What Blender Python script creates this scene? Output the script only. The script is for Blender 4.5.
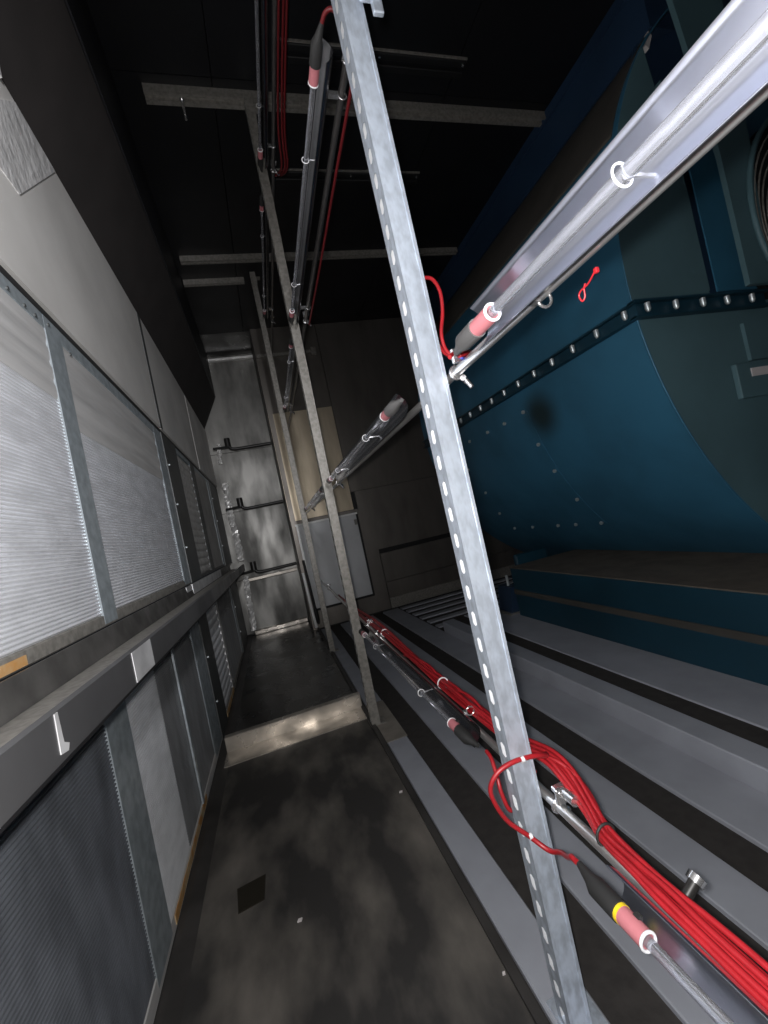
import bpy, bmesh, math, random
from mathutils import Vector, Matrix
random.seed(4)
for o in list(bpy.data.objects): bpy.data.objects.remove(o)
C = bpy.context.scene.collection
PI = math.pi

# ---------------------------------------------------------------- camera
cam = bpy.data.cameras.new('camera'); cam.sensor_fit = 'VERTICAL'; cam.sensor_height = 36.0
cam.lens = 418.74 / 1024 * 36.0
cam.clip_start = 0.01
co = bpy.data.objects.new('camera', cam); C.objects.link(co)
right = Vector((0.94182822, -0.26129199, -0.21139087))
down = Vector((-0.19942516, 0.07181035, -0.9772783))
fwd = Vector((0.27053505, 0.96258494, 0.01552482))
m3 = Matrix((right, -down, -fwd)).transposed()
co.matrix_world = Matrix.Translation((0, 0, 1.0)) @ m3.to_4x4()
bpy.context.scene.camera = co

# ---------------------------------------------------------------- world, lights, exposure
w = bpy.data.worlds.new('world'); bpy.context.scene.world = w; w.use_nodes = True
w.node_tree.nodes['Background'].inputs[0].default_value = (0.10, 0.11, 0.13, 1)
w.node_tree.nodes['Background'].inputs[1].default_value = 0.10

def lamp(name, kind, loc, energy, col, size):
    l = bpy.data.lights.new(name, kind); l.energy = energy; l.color = col
    if kind == 'POINT': l.shadow_soft_size = size
    if kind == 'AREA': l.size = size
    o = bpy.data.objects.new(name, l); C.objects.link(o); o.location = loc
    return o
lamp('phone_flash', 'POINT', (-0.022, -0.01, 1.02), 50, (1.0, 0.98, 0.96), 0.012)
wl = lamp('fill_spot', 'SPOT', (0.20, -0.95, 1.62), 300, (0.97, 0.97, 1.0), 0.05)   # added fill behind the camera, unseen, to brighten coils and left wall
wl.data.spot_size = math.radians(62); wl.data.spot_blend = 0.85; wl.data.shadow_soft_size = 0.06
wl.rotation_euler = (Vector((-0.45, 0.72, 1.66)) - wl.location).to_track_quat('-Z', 'Y').to_euler()

vs = bpy.context.scene.view_settings
vs.view_transform = 'Standard'; vs.look = 'None'; vs.gamma = 1; vs.exposure = 0.0
vs.use_curve_mapping = False

# ---------------------------------------------------------------- materials
def mat(name, col, metal=0.0, rough=0.5, var=0.0, vscale=6.0, col2=None, rvar=0.0, bump=0.0, bscale=60.0,
        stretch=(1, 1, 1), noise='noise', spec=0.5, lo=0.38, hi=0.66, detail=4.0):
    m = bpy.data.materials.new(name); m.use_nodes = True
    nt = m.node_tree; b = nt.nodes['Principled BSDF']
    b.inputs['Metallic'].default_value = metal
    b.inputs['Roughness'].default_value = rough
    b.inputs['Specular IOR Level'].default_value = spec
    b.inputs['Base Color'].default_value = (*col, 1)
    if col2 is None: col2 = tuple(max(0, c * (1 - var)) for c in col)
    g = nt.nodes.new('ShaderNodeNewGeometry')
    mp = nt.nodes.new('ShaderNodeMapping'); mp.inputs['Scale'].default_value = stretch
    nt.links.new(g.outputs['Position'], mp.inputs['Vector'])
    if noise == 'voronoi':
        n = nt.nodes.new('ShaderNodeTexVoronoi'); n.inputs['Scale'].default_value = vscale
        sep = nt.nodes.new('ShaderNodeSeparateColor'); nt.links.new(n.outputs['Color'], sep.inputs[0]); fo = sep.outputs[0]
        lo, hi = 0.0, 1.0
    else:
        n = nt.nodes.new('ShaderNodeTexNoise'); n.inputs['Scale'].default_value = vscale; n.inputs['Detail'].default_value = detail
        fo = n.outputs['Fac']
    nt.links.new(mp.outputs[0], n.inputs['Vector'])
    mr = nt.nodes.new('ShaderNodeMapRange'); mr.inputs[1].default_value = lo; mr.inputs[2].default_value = hi
    nt.links.new(fo, mr.inputs[0])
    if var or col2 != col:
        mx = nt.nodes.new('ShaderNodeMix'); mx.data_type = 'RGBA'
        mx.inputs[6].default_value = (*col, 1); mx.inputs[7].default_value = (*col2, 1)
        nt.links.new(mr.outputs[0], mx.inputs[0]); nt.links.new(mx.outputs[2], b.inputs['Base Color'])
    if rvar:
        r = nt.nodes.new('ShaderNodeMapRange'); r.inputs[3].default_value = rough; r.inputs[4].default_value = max(0.03, rough + rvar)
        nt.links.new(mr.outputs[0], r.inputs[0]); nt.links.new(r.outputs[0], b.inputs['Roughness'])
    if bump:
        n2 = nt.nodes.new('ShaderNodeTexNoise'); n2.inputs['Scale'].default_value = bscale; n2.inputs['Detail'].default_value = 3
        nt.links.new(mp.outputs[0], n2.inputs['Vector'])
        bp = nt.nodes.new('ShaderNodeBump'); bp.inputs['Strength'].default_value = bump; bp.inputs['Distance'].default_value = 0.01
        nt.links.new(n2.outputs['Fac'], bp.inputs['Height']); nt.links.new(bp.outputs[0], b.inputs['Normal'])
    return m

M = {}
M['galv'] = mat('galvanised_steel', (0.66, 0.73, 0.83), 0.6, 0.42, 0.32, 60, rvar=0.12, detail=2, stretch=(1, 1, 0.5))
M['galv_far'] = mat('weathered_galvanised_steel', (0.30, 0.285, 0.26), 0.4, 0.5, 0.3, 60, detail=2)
M['galv_frame'] = mat('coil_frame_steel', (0.42, 0.47, 0.50), 0.5, 0.42, 0.3, 30, rvar=0.15)
M['zinc_inner'] = mat('lit_slot_zinc', (0.88, 0.90, 0.93), 0.05, 0.5, 0.1, 20)  # paler inner face paints the flash light seen through the slots
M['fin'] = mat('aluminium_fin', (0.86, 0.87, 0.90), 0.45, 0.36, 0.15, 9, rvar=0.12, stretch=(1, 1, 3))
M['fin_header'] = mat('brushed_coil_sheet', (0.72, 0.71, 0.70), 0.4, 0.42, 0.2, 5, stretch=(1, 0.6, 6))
M['fin_dark'] = mat('shadowed_fin', (0.16, 0.172, 0.195), 0.4, 0.45, 0.35, 6, stretch=(1, 3, 1))  # shadow over the near lower coil, put into a darker fin colour
M['fin_shade'] = mat('shaded_fin', (0.28, 0.285, 0.295), 0.4, 0.45, 0.3, 6, stretch=(1, 3, 1))  # weaker step of the painted shade on the lower fins
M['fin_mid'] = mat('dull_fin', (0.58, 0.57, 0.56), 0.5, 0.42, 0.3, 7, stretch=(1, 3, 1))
M['post_dark'] = mat('dark_steel_post', (0.10, 0.105, 0.105), 0.5, 0.5, 0.2, 8)
M['sheet'] = mat('galvanised_sheet', (0.74, 0.72, 0.69), 0.2, 0.5, 0.22, 2.2, rvar=0.1, bump=0.05, bscale=5)
M['tape'] = mat('aluminium_tape', (0.74, 0.73, 0.72), 0.15, 0.42, 0.2, 14, bump=0.5, bscale=30)
M['pan'] = mat('stained_pan_steel', (0.15, 0.145, 0.14), 0.5, 0.35, 0.5, 9, rvar=0.2, bump=0.08, bscale=25)
M['pan_lip'] = mat('pan_lip_steel', (0.13, 0.13, 0.135), 0.5, 0.36, 0.3, 3.0, rvar=0.15, bump=0.05, bscale=12)
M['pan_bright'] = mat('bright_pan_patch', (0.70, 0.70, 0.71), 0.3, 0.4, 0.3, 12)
M['rust'] = mat('rust', (0.42, 0.20, 0.05), 0.0, 0.8, 0.6, 20, col2=(0.45, 0.36, 0.22))
M['beam'] = mat('dark_painted_beam', (0.022, 0.018, 0.017), 0.0, 0.8, 0.3, 6)
M['black'] = mat('black_panel', (0.022, 0.022, 0.026), 0.3, 0.5, 0.3, 3)
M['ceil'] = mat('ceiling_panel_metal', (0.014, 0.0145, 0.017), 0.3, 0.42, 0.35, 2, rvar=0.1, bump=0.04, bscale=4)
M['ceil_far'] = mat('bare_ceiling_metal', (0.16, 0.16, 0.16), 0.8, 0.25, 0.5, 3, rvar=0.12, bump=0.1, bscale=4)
M['slot'] = mat('black_gasket_shadow', (0.006, 0.006, 0.007), 0.0, 0.6)
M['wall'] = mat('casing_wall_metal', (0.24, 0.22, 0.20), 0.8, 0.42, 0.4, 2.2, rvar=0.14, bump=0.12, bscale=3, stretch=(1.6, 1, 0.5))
M['wall_lit'] = mat('lit_casing_panel', (0.66, 0.56, 0.42), 0.7, 0.40, 0.45, 2.6, rvar=0.12, bump=0.15, bscale=3, stretch=(2.2, 1, 0.35))  # reflected light on this panel painted as brighter, warmer metal
M['wall2'] = mat('recess_wall_metal', (0.27, 0.265, 0.25), 0.75, 0.44, 0.6, 3.0, rvar=0.16, bump=0.25, bscale=3.5, stretch=(1.6, 1, 0.5))
M['doorp'] = mat('access_door_paint', (0.70, 0.71, 0.73), 0.1, 0.5, 0.15, 3)
M['white_edge'] = mat('pale_door_edge', (0.85, 0.85, 0.84), 0.1, 0.45)
M['blue'] = mat('blue_fan_paint', (0.034, 0.142, 0.235), 0.0, 0.45, 0.25, 2.5, rvar=0.1)
M['teal'] = mat('teal_fan_plate', (0.085, 0.160, 0.185), 0.0, 0.5, 0.25, 2.5)
M['navy'] = mat('navy_duct', (0.016, 0.040, 0.085), 0.0, 0.5, 0.25, 2.5)
M['blue_dk'] = mat('dark_blue_base_paint', (0.007, 0.040, 0.065), 0.0, 0.45, 0.3, 2.5)
M['brownledge'] = mat('dusty_ledge', (0.12, 0.10, 0.08), 0.0, 0.9, 0.3, 10)
M['brownsheet'] = mat('brown_scroll_sheet', (0.060, 0.055, 0.048), 0.0, 0.8, 0.3, 5)  # brown-grey tone for the upper scroll and the base strip
def stain(m, c, r0, r1, col):      # an oily soft-edged blot on the paint
    nt = m.node_tree; b = nt.nodes['Principled BSDF']; src = b.inputs['Base Color'].links[0].from_socket
    g = nt.nodes.new('ShaderNodeNewGeometry'); d = nt.nodes.new('ShaderNodeVectorMath'); d.operation = 'DISTANCE'; d.inputs[1].default_value = c
    nt.links.new(g.outputs['Position'], d.inputs[0])
    k = nt.nodes.new('ShaderNodeMapRange'); k.inputs[1].default_value = r0; k.inputs[2].default_value = r1; k.interpolation_type = 'SMOOTHSTEP'
    nt.links.new(d.outputs['Value'], k.inputs[0])
    x = nt.nodes.new('ShaderNodeMix'); x.data_type = 'RGBA'; x.inputs[6].default_value = (*col, 1)
    nt.links.new(k.outputs[0], x.inputs[0]); nt.links.new(src, x.inputs[7]); nt.links.new(x.outputs[2], b.inputs['Base Color'])
stain(M['blue'], (1.60, 2.03, 1.39), 0.03, 0.19, (0.012, 0.030, 0.036))
M['scorch'] = mat('oil_stain', (0.010, 0.045, 0.065), 0.0, 0.6)
M['slat'] = mat('grey_floor_paint', (0.34, 0.355, 0.40), 0.0, 0.55, 0.14, 6, bump=0.03, bscale=40)
M['dust_slat'] = mat('dusty_grey_floor_paint', (0.27, 0.245, 0.215), 0.0, 0.6, 0.3, 9)
M['gap'] = mat('dark_floor_lining', (0.036, 0.032, 0.030), 0.0, 0.8, 0.3, 30, bump=0.1, bscale=80)
M['floor'] = mat('sooty_steel_floor', (0.042, 0.040, 0.039), 0.15, 0.5, 0, 3.0, col2=(0.20, 0.182, 0.162), rvar=-0.10, bump=0.08, bscale=16, lo=0.44, hi=0.70, detail=9, stretch=(1.7, 0.8, 1))
M['floor_wet'] = mat('wet_floor', (0.030, 0.029, 0.029), 0.3, 0.22, 0, 4.0, col2=(0.07, 0.066, 0.06), rvar=0.14, bump=0.06, bscale=10)
M['curb'] = mat('floor_curb', (0.060, 0.056, 0.054), 0.2, 0.5, 0.4, 6)
M['thresh'] = mat('worn_threshold_metal', (0.58, 0.53, 0.47), 0.55, 0.25, 0.4, 7, rvar=0.15, bump=0.06, bscale=10)
M['mirror'] = mat('polished_reflector', (0.76, 0.79, 0.90), 1.0, 0.28, 0.05, 4)
M['mirror_dull'] = mat('darker_reflector', (0.48, 0.49, 0.52), 1.0, 0.22, 0.2, 6)  # darker reflector metal for the lamps farther in
M['pink'] = mat('pink_ceramic', (0.46, 0.16, 0.18), 0.0, 0.5)
M['yellow'] = mat('yellow_ring', (0.75, 0.55, 0.02), 0.0, 0.5)
M['rubber'] = mat('black_rubber', (0.022, 0.022, 0.022), 0.0, 0.55)
M['greyrubber'] = mat('grey_rubber_boot', (0.10, 0.098, 0.098), 0.0, 0.5)
M['red'] = mat('red_cable_sheath', (0.36, 0.014, 0.020), 0.0, 0.38, 0.2, 30)
M['darkred'] = mat('dark_red_sheath', (0.11, 0.006, 0.008), 0.0, 0.5)
M['bluewire'] = mat('blue_wire', (0.08, 0.10, 0.55), 0.0, 0.4)
M['pipe'] = mat('zinc_conduit', (0.66, 0.65, 0.64), 0.85, 0.28, 0.15, 20)
M['dull_pipe'] = mat('dull_conduit', (0.20, 0.19, 0.185), 0.8, 0.35, 0.2, 20)
M['chrome'] = mat('bright_clamp_steel', (0.72, 0.72, 0.73), 0.9, 0.22)
M['darkpipe'] = mat('black_pipe', (0.018, 0.017, 0.016), 0.1, 0.4)
M['foil'] = mat('crumpled_foil', (0.85, 0.84, 0.82), 0.4, 0.35, 0.2, 10, bump=0.8, bscale=22)
M['white'] = mat('white_print', (0.75, 0.74, 0.74), 0.0, 0.6)
M['ringw'] = mat('white_spacer', (0.74, 0.74, 0.76), 0.0, 0.4)
M['label'] = mat('white_label', (0.62, 0.58, 0.58), 0.0, 0.6)
M['bolt'] = mat('zinc_bolt', (0.55, 0.60, 0.62), 0.6, 0.35)
M['patch'] = mat('dark_brown_plate', (0.016, 0.013, 0.008), 0.0, 0.6)

def glass(name):
    m = bpy.data.materials.new(name); m.use_nodes = True
    b = m.node_tree.nodes['Principled BSDF']
    b.inputs['Transmission Weight'].default_value = 0.94; b.inputs['Roughness'].default_value = 0.03
    b.inputs['IOR'].default_value = 1.46; b.inputs['Base Color'].default_value = (0.93, 0.94, 0.98, 1)
    return m
M['quartz'] = glass('quartz_glass')

# ---------------------------------------------------------------- mesh builder
class MB:
    def __init__(s): s.v = []; s.f = []; s.sm = []
    def add(s, vs, fs, smooth=False):
        n = len(s.v); s.v += [tuple(p) for p in vs]
        for f in fs: s.f.append(tuple(i + n for i in f)); s.sm.append(smooth)
        return s
    def box(s, x0, x1, y0, y1, z0, z1, bev=0.0):
        if bev <= 0:
            vs = [(x, y, z) for x in (x0, x1) for y in (y0, y1) for z in (z0, z1)]
            return s.add(vs, [(0, 1, 3, 2), (4, 6, 7, 5), (0, 4, 5, 1), (2, 3, 7, 6), (0, 2, 6, 4), (1, 5, 7, 3)])
        bm = bmesh.new(); bmesh.ops.create_cube(bm, size=1)
        for v in bm.verts: v.co = Vector(((x0 + x1) / 2 + v.co.x * (x1 - x0), (y0 + y1) / 2 + v.co.y * (y1 - y0), (z0 + z1) / 2 + v.co.z * (z1 - z0)))
        bmesh.ops.bevel(bm, geom=bm.edges[:], offset=bev, segments=1, affect='EDGES')
        bm.verts.index_update()
        s.add([v.co[:] for v in bm.verts], [[v.index for v in f.verts] for f in bm.faces]); bm.free(); return s
    def prism(s, prof, axis, a, b, smooth=False, closed=True, caps=True):
        # prof: list of 2D points; axis 'y': (x,z); 'x': (y,z); 'z': (x,y)
        def P(p, t):
            return {'y': (p[0], t, p[1]), 'x': (t, p[0], p[1]), 'z': (p[0], p[1], t)}[axis]
        n = len(prof); vs = [P(p, a) for p in prof] + [P(p, b) for p in prof]
        fs = [(i, (i + 1) % n, n + (i + 1) % n, n + i) for i in range(n if closed else n - 1)]
        s.add(vs, fs, smooth)
        if closed and caps: s.add(vs, [tuple(range(n))[::-1], tuple(range(n, 2 * n))])
        return s
    def tube(s, pts, r, n=10, caps=True, smooth=True):
        pts = [Vector(p) for p in pts]; rs = r if isinstance(r, (list, tuple)) else [r] * len(pts)
        rings = []; up = None
        for i, p in enumerate(pts):
            t = (pts[min(i + 1, len(pts) - 1)] - pts[max(i - 1, 0)]).normalized()
            if up is None:
                up = Vector((0, 0, 1)) if abs(t.z) < 0.9 else Vector((1, 0, 0))
            u = (up - t * up.dot(t)).normalized(); v = t.cross(u); up = u
            rings.append([p + (u * math.cos(2 * PI * k / n) + v * math.sin(2 * PI * k / n)) * rs[i] for k in range(n)])
        vs = [q for rg in rings for q in rg]
        fs = [(i * n + k, i * n + (k + 1) % n, (i + 1) * n + (k + 1) % n, (i + 1) * n + k) for i in range(len(pts) - 1) for k in range(n)]
        s.add(vs, fs, smooth)
        if caps: s.add(rings[0], [tuple(range(n))[::-1]]); s.add(rings[-1], [tuple(range(n))])
        return s
    def ring(s, c, axis, R, r, n=20, k=8):
        ax = {'x': 0, 'y': 1, 'z': 2}[axis]; o = [i for i in range(3) if i != ax]
        vs = []
        for i in range(n):
            a = 2 * PI * i / n
            for j in range(k):
                b = 2 * PI * j / k; q = [0, 0, 0]
                q[o[0]] = c[o[0]] + (R + r * math.cos(b)) * math.cos(a)
                q[o[1]] = c[o[1]] + (R + r * math.cos(b)) * math.sin(a)
                q[ax] = c[ax] + r * math.sin(b); vs.append(q)
        fs = [(i * k + j, ((i + 1) % n) * k + j, ((i + 1) % n) * k + (j + 1) % k, i * k + (j + 1) % k) for i in range(n) for j in range(k)]
        return s.add(vs, fs, True)
    def mesh(s, name, m):
        me = bpy.data.meshes.new(name); me.from_pydata(s.v, [], s.f)
        me.polygons.foreach_set('use_smooth', s.sm)
        bm = bmesh.new(); bm.from_mesh(me); bmesh.ops.recalc_face_normals(bm, faces=bm.faces[:]); bm.to_mesh(me); bm.free()
        me.materials.append(m); return me
    def build(s, name, m, parent=None):
        return link(name, s.mesh(name, m), parent)

def link(name, me, parent=None, loc=None, rot=None):
    o = bpy.data.objects.new(name, me); C.objects.link(o)
    if parent: o.parent = parent; o.matrix_parent_inverse = Matrix.Translation(parent.location).inverted()
    if loc: o.location = loc
    if rot: o.rotation_euler = rot
    return o
def tag(o, label, cat, group=None):
    o['label'] = label; o['category'] = cat
    if group: o['group'] = group
    return o
def thing(name, label, cat, loc, group=None):
    o = bpy.data.objects.new(name, None); C.objects.link(o); o.location = loc; o.empty_display_size = 0.1
    return tag(o, label, cat, group)
def struct(o): o['kind'] = 'structure'; return o
def stuff(o): o['kind'] = 'stuff'; return o
def smooth_path(pts, k=5):
    pts = [Vector(p) for p in pts]; out = []
    for i in range(len(pts) - 1):
        p0 = pts[max(i - 1, 0)]; p1 = pts[i]; p2 = pts[i + 1]; p3 = pts[min(i + 2, len(pts) - 1)]
        for j in range(k):
            t = j / k
            out.append(0.5 * ((2 * p1) + (p2 - p0) * t + (2 * p0 - 5 * p1 + 4 * p2 - p3) * t * t + (3 * p1 - p0 - 3 * p2 + p3) * t ** 3))
    out.append(pts[-1]); return out

# ================================================================ SETTING
YB = -0.35      # nearest built plane (just behind the photographer)
# corridor floor
fl = struct(MB().box(-0.47, 0.31, YB, 2.36, -0.06, 0.0).build('floor', M['floor']))
MB().box(-0.47, 0.31, 2.38, 5.25, -0.06, 0.0).build('wet_floor_section', M['floor_wet'], fl)
MB().prism([(0.292, 0.0), (0.292, 0.012), (0.312, 0.012), (0.312, -0.02)], 'y', YB, 4.58).build('floor_edge_flange', M['curb'], fl)
MB().prism([(-0.456, 0.0), (-0.456, 0.006), (-0.44, 0.006), (-0.40, 0.0)], 'y', YB, 5.2).build('floor_curb', M['curb'], fl)
# slatted floor beyond the corridor
fr = struct(MB().box(0.312, 3.6, YB, 4.58, -0.09, -0.012).build('floor_right', M['gap']))
for x0, x1 in ((0.322, 0.415), (0.532, 0.655), (0.778, 0.895), (1.01, 1.188)):
    MB().box(x0, x1, YB, 4.50, -0.03, 0.002, 0.003).build('floor_slat', M['slat'], fr)
MB().box(0.318, 0.418, 1.90, 2.35, 0.002, 0.004).build('dusty_floor_patch', M['dust_slat'], fr)
for i in range(6):
    y = 3.38 + i * 0.205
    MB().box(1.21, 2.6, y, y + 0.085, -0.03, 0.002 , 0.003).build('cross_slat', M['slat'], fr)
# ceiling: panels with recessed seams
ce = struct(MB().box(-0.48, 3.6, YB, 5.25, 3.34, 3.40).build('ceiling', M['slot']))
for (x0, x1) in ((-0.48, 0.180), (0.186, 1.455), (1.461, 2.72)):
    for (y0, y1) in ((YB, 0.745), (0.75, 2.05), (2.055, 3.40), (3.405, 4.62)):
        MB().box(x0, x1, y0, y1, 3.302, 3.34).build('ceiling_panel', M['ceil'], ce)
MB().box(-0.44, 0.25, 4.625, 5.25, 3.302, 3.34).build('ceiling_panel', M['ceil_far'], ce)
# far wall, in panels with a recessed seam
wf = struct(MB().box(0.25, 3.6, 4.62, 4.68, -0.05, 3.34).build('wall_far', M['slot']))
for (x0, x1, z0, z1) in ((0.25, 0.952, 1.175, 2.355), (0.958, 3.6, 1.37, 3.30), (0.25, 0.952, 2.36, 3.30), (1.14, 3.6, 0.30, 0.622),
                         (0.25, 1.134, 0.0, 0.20), (1.14, 3.6, 0.0, 0.295), (1.0, 3.6, 0.675, 1.365)):
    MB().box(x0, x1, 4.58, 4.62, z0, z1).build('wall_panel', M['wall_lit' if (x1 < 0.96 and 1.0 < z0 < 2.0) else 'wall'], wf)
MB().box(0.25, 1.134, 4.585, 4.62, 0.2, 1.17).build('wall_panel', M['wall'], wf)
MB().box(1.14, 3.6, 4.57, 4.582, 0.0, 0.115).build('kick_strip', M['galv_far'], wf)
# recess wall at the end of the corridor + jog
we = struct(MB().box(-0.60, 0.25, 5.2, 5.26, -0.05, 3.34).build('wall_end', M['slot']))
for z0, z1 in ((0.02, 0.645), (0.65, 1.44), (1.445, 2.14), (2.145, 3.30)):
    MB().box(-0.60, 0.25, 5.17, 5.2, z0, z1).build('wall_panel', M['wall2'], we)
MB().box(-0.44, 0.25, 5.12, 5.17, 3.225, 3.262, 0.006).build('top_edge_strip', M['foil'], we)
MB().box(-0.37, 0.24, 5.12, 5.17, 0.615, 0.655, 0.006).build('bright_fold', M['thresh'], we)
MB().box(-0.37, 0.24, 5.11, 5.17, 0.0, 0.05, 0.006).build('bottom_fold', M['thresh'], we)
jog = struct(MB().box(0.252, 0.30, 4.575, 5.2, 0.0, 3.30).build('trim_1', M['wall']))
MB().box(0.246, 0.254, 4.60, 4.64, 0.0, 3.30).build('rubber_seal', M['slot'], jog)
# left wall above the coils: galvanised sheets, slanted dark casing above
wl_ = struct(MB().box(-0.50, -0.462, YB, 5.2, 1.743, 3.34).build('wall_left', M['slot']))
for y0, y1 in ((YB, 1.03), (1.035, 2.56), (2.58, 3.90), (3.92, 5.17)):
    MB().box(-0.462, -0.45, y0, y1, 1.765, 2.43).build('sheet_panel', M['sheet'], wl_)
MB().prism([(0.90, 2.06), (1.28, 2.06), (1.62, 2.425), (1.38, 2.425), (1.15, 2.20), (0.9, 2.20)], 'x', -0.4502, -0.4475).build('tape_strip', M['tape'], wl_)
MB().prism([(-0.452, 2.405), (-0.452, 2.45), (-0.44, 2.45), (-0.44, 2.41)], 'y', YB, 1.30).build('tape_edge', M['tape'], wl_)
MB().box(-0.4505, -0.448, 2.55, 2.60, 1.765, 2.43).build('sheet_joint', M['post_dark'], wl_)
sl = struct(MB().prism([(-0.462, 2.43), (-0.27, 2.79), (-0.27, 3.32), (-0.47, 3.32)], 'y', YB, 5.12).build('trim_2', M['beam']))
MB().box(-0.268, -0.262, YB, 5.12, 2.80, 3.30).build('casing_side', M['black'], sl)
# sill below the coils at floor level
# ================================================================ COOLING COILS
def fins(y0, y1, z0, z1, m, parent, pitch=0.0092, name='fin_pack', depth=0.006):
    b = MB(); n = max(2, int((z1 - z0) / pitch)); prof = []
    dz = (z1 - z0) / n
    for i in range(n):
        z = z0 + i * dz
        for t, d in ((0.0, 0), (0.18, 0.75), (0.42, 1.0), (0.66, 0.75), (0.84, 0)):
            prof.append((-0.4605 - depth + d * depth, z + t * dz))
    prof += [(-0.49, z1), (-0.49, z0)]
    b.prism(prof, 'y', y0, y1)
    return stuff(b.build(name, m, parent))
def frame_bar(y0, y1, z0, z1, parent, name='frame_upright', m='galv_frame', x=-0.459):
    return MB().box(-0.49, x, y0, y1, z0, z1, 0.003).build(name, M[m], parent)
UZ0, UZ1 = 0.878, 1.742
k = thing('cooling_coil', 'bright upper coil with silvery ribbed fins above the drain pan, nearest bay', 'coil', (-0.47, 1.0, UZ0))
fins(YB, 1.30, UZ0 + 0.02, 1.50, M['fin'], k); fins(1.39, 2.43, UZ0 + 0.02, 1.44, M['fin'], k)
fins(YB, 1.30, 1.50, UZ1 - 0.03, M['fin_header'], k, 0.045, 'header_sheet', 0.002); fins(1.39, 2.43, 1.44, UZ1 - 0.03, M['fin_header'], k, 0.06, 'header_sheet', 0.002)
frame_bar(1.295, 1.395, UZ0, UZ1, k); frame_bar(2.40, 2.56, UZ0, UZ1, k)
frame_bar(YB, 2.56, UZ1 - 0.045, UZ1, k, 'top_rail', 'galv_frame', -0.4595); frame_bar(YB, 2.56, UZ0 - 0.004, UZ0 + 0.028, k, 'bottom_rail', 'galv_far', -0.4595)
MB().box(-0.4600, -0.4575, 0.55, 0.92, UZ0, UZ0 + 0.018).build('rust_streak', M['rust'], k)
for z in (1.60, 1.53):
    MB().box(-0.464, -0.4615, 1.40, 2.43, z, z + 0.004).build('sheet_seam', M['post_dark'], k)
for y, z in ((1.02, 1.71), (1.05, 1.705), (1.13, 1.71), (1.20, 1.708), (1.25, 1.71), (1.32, 1.72), (1.44, 1.69)):
    MB().tube([(-0.4600, y, z), (-0.4560, y, z)], 0.005, 6).build('rivet', M['post_dark'], k)
k = thing('cooling_coil', 'dim upper coil past the dark post, ribs catching a few curved glints', 'coil', (-0.47, 3.5, UZ0))
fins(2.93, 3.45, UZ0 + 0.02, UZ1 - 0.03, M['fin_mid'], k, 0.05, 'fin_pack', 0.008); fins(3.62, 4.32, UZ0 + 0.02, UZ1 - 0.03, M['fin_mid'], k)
frame_bar(3.44, 3.62, UZ0, UZ1, k, m='post_dark'); frame_bar(4.30, 4.42, UZ0, UZ1, k)
frame_bar(2.93, 4.42, UZ1 - 0.03, UZ1, k, 'top_rail', 'galv_frame', -0.4595); frame_bar(2.93, 4.42, UZ0, UZ0 + 0.02, k, 'bottom_rail', 'post_dark', -0.4595)
LZ0, LZ1 = 0.02, 0.80
k = thing('cooling_coil', 'lower coil by the camera, dark bay then striped bay below the pan', 'coil', (-0.47, 1.0, LZ0))
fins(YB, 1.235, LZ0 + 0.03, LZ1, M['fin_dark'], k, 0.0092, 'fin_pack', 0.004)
fins(1.325, 1.62, LZ0 + 0.03, LZ1, M['fin'], k, 0.0092, 'fin_pack', 0.005); fins(1.62, 2.30, LZ0 + 0.03, LZ1, M['fin_shade'], k, 0.0092, 'fin_pack', 0.005)  # bright first pack paints a lit strip between shadows
frame_bar(1.175, 1.325, LZ0, LZ1, k); frame_bar(2.28, 2.52, LZ0, LZ1, k)
MB().box(-0.459, -0.452, 1.86, 1.885, LZ0 + 0.03, LZ1).build('fin_divider', M['galv_frame'], k)
frame_bar(YB, 2.52, LZ0 - 0.015, LZ0 + 0.03, k, 'bottom_rail', 'fin_header', -0.4595)
MB().box(-0.4600, -0.4575, 1.36, 1.95, LZ0 - 0.006, LZ0 + 0.020).build('rust_streak', M['rust'], k)
k = thing('cooling_coil', 'lower coil at the far end of the corridor, pale ribbed bay then dark bays', 'coil', (-0.47, 3.5, LZ0))
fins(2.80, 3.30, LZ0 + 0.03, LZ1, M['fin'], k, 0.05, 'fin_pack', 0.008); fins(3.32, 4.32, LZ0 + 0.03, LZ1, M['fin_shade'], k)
frame_bar(3.28, 3.36, LZ0, LZ1, k, m='fin_mid' ); frame_bar(4.30, 4.42, LZ0, LZ1, k)
frame_bar(2.80, 4.42, LZ0 - 0.015, LZ0 + 0.025, k, 'bottom_rail', 'galv_far', -0.4595)
MB().box(-0.4600, -0.4575, 2.82, 3.3, LZ0 - 0.01, LZ0 + 0.02).build('rust_streak', M['rust'], k)
def post(y0, y1, z0, z1, label):
    p = thing('blanking_post', label, 'post', (-0.47, (y0 + y1) / 2, z0))
    MB().prism([(-0.49, z0), (-0.456, z0), (-0.456, z1), (-0.49, z1)], 'y', y0, y1).build('post_face', M['post_dark'], p)
    for z in (z0 + 0.2, z0 + 0.45, z0 + 0.68):
        MB().tube([(-0.457, y0 + 0.03, z), (-0.448, y0 + 0.03, z)], 0.006, 8).build('screw', M['bolt'], p)
    return p
post(2.565, 2.925, UZ0, UZ1, 'dark steel post between the two upper coils')
post(2.525, 2.795, LZ0 - 0.015, LZ1, 'dark steel post between the two lower coils')
post(4.425, 5.12, UZ0, UZ1, 'dark blank panel at the far end of the upper coils')
post(4.425, 5.12, LZ0 - 0.015, LZ1, 'dark blank panel at the far end of the lower coils')
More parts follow.
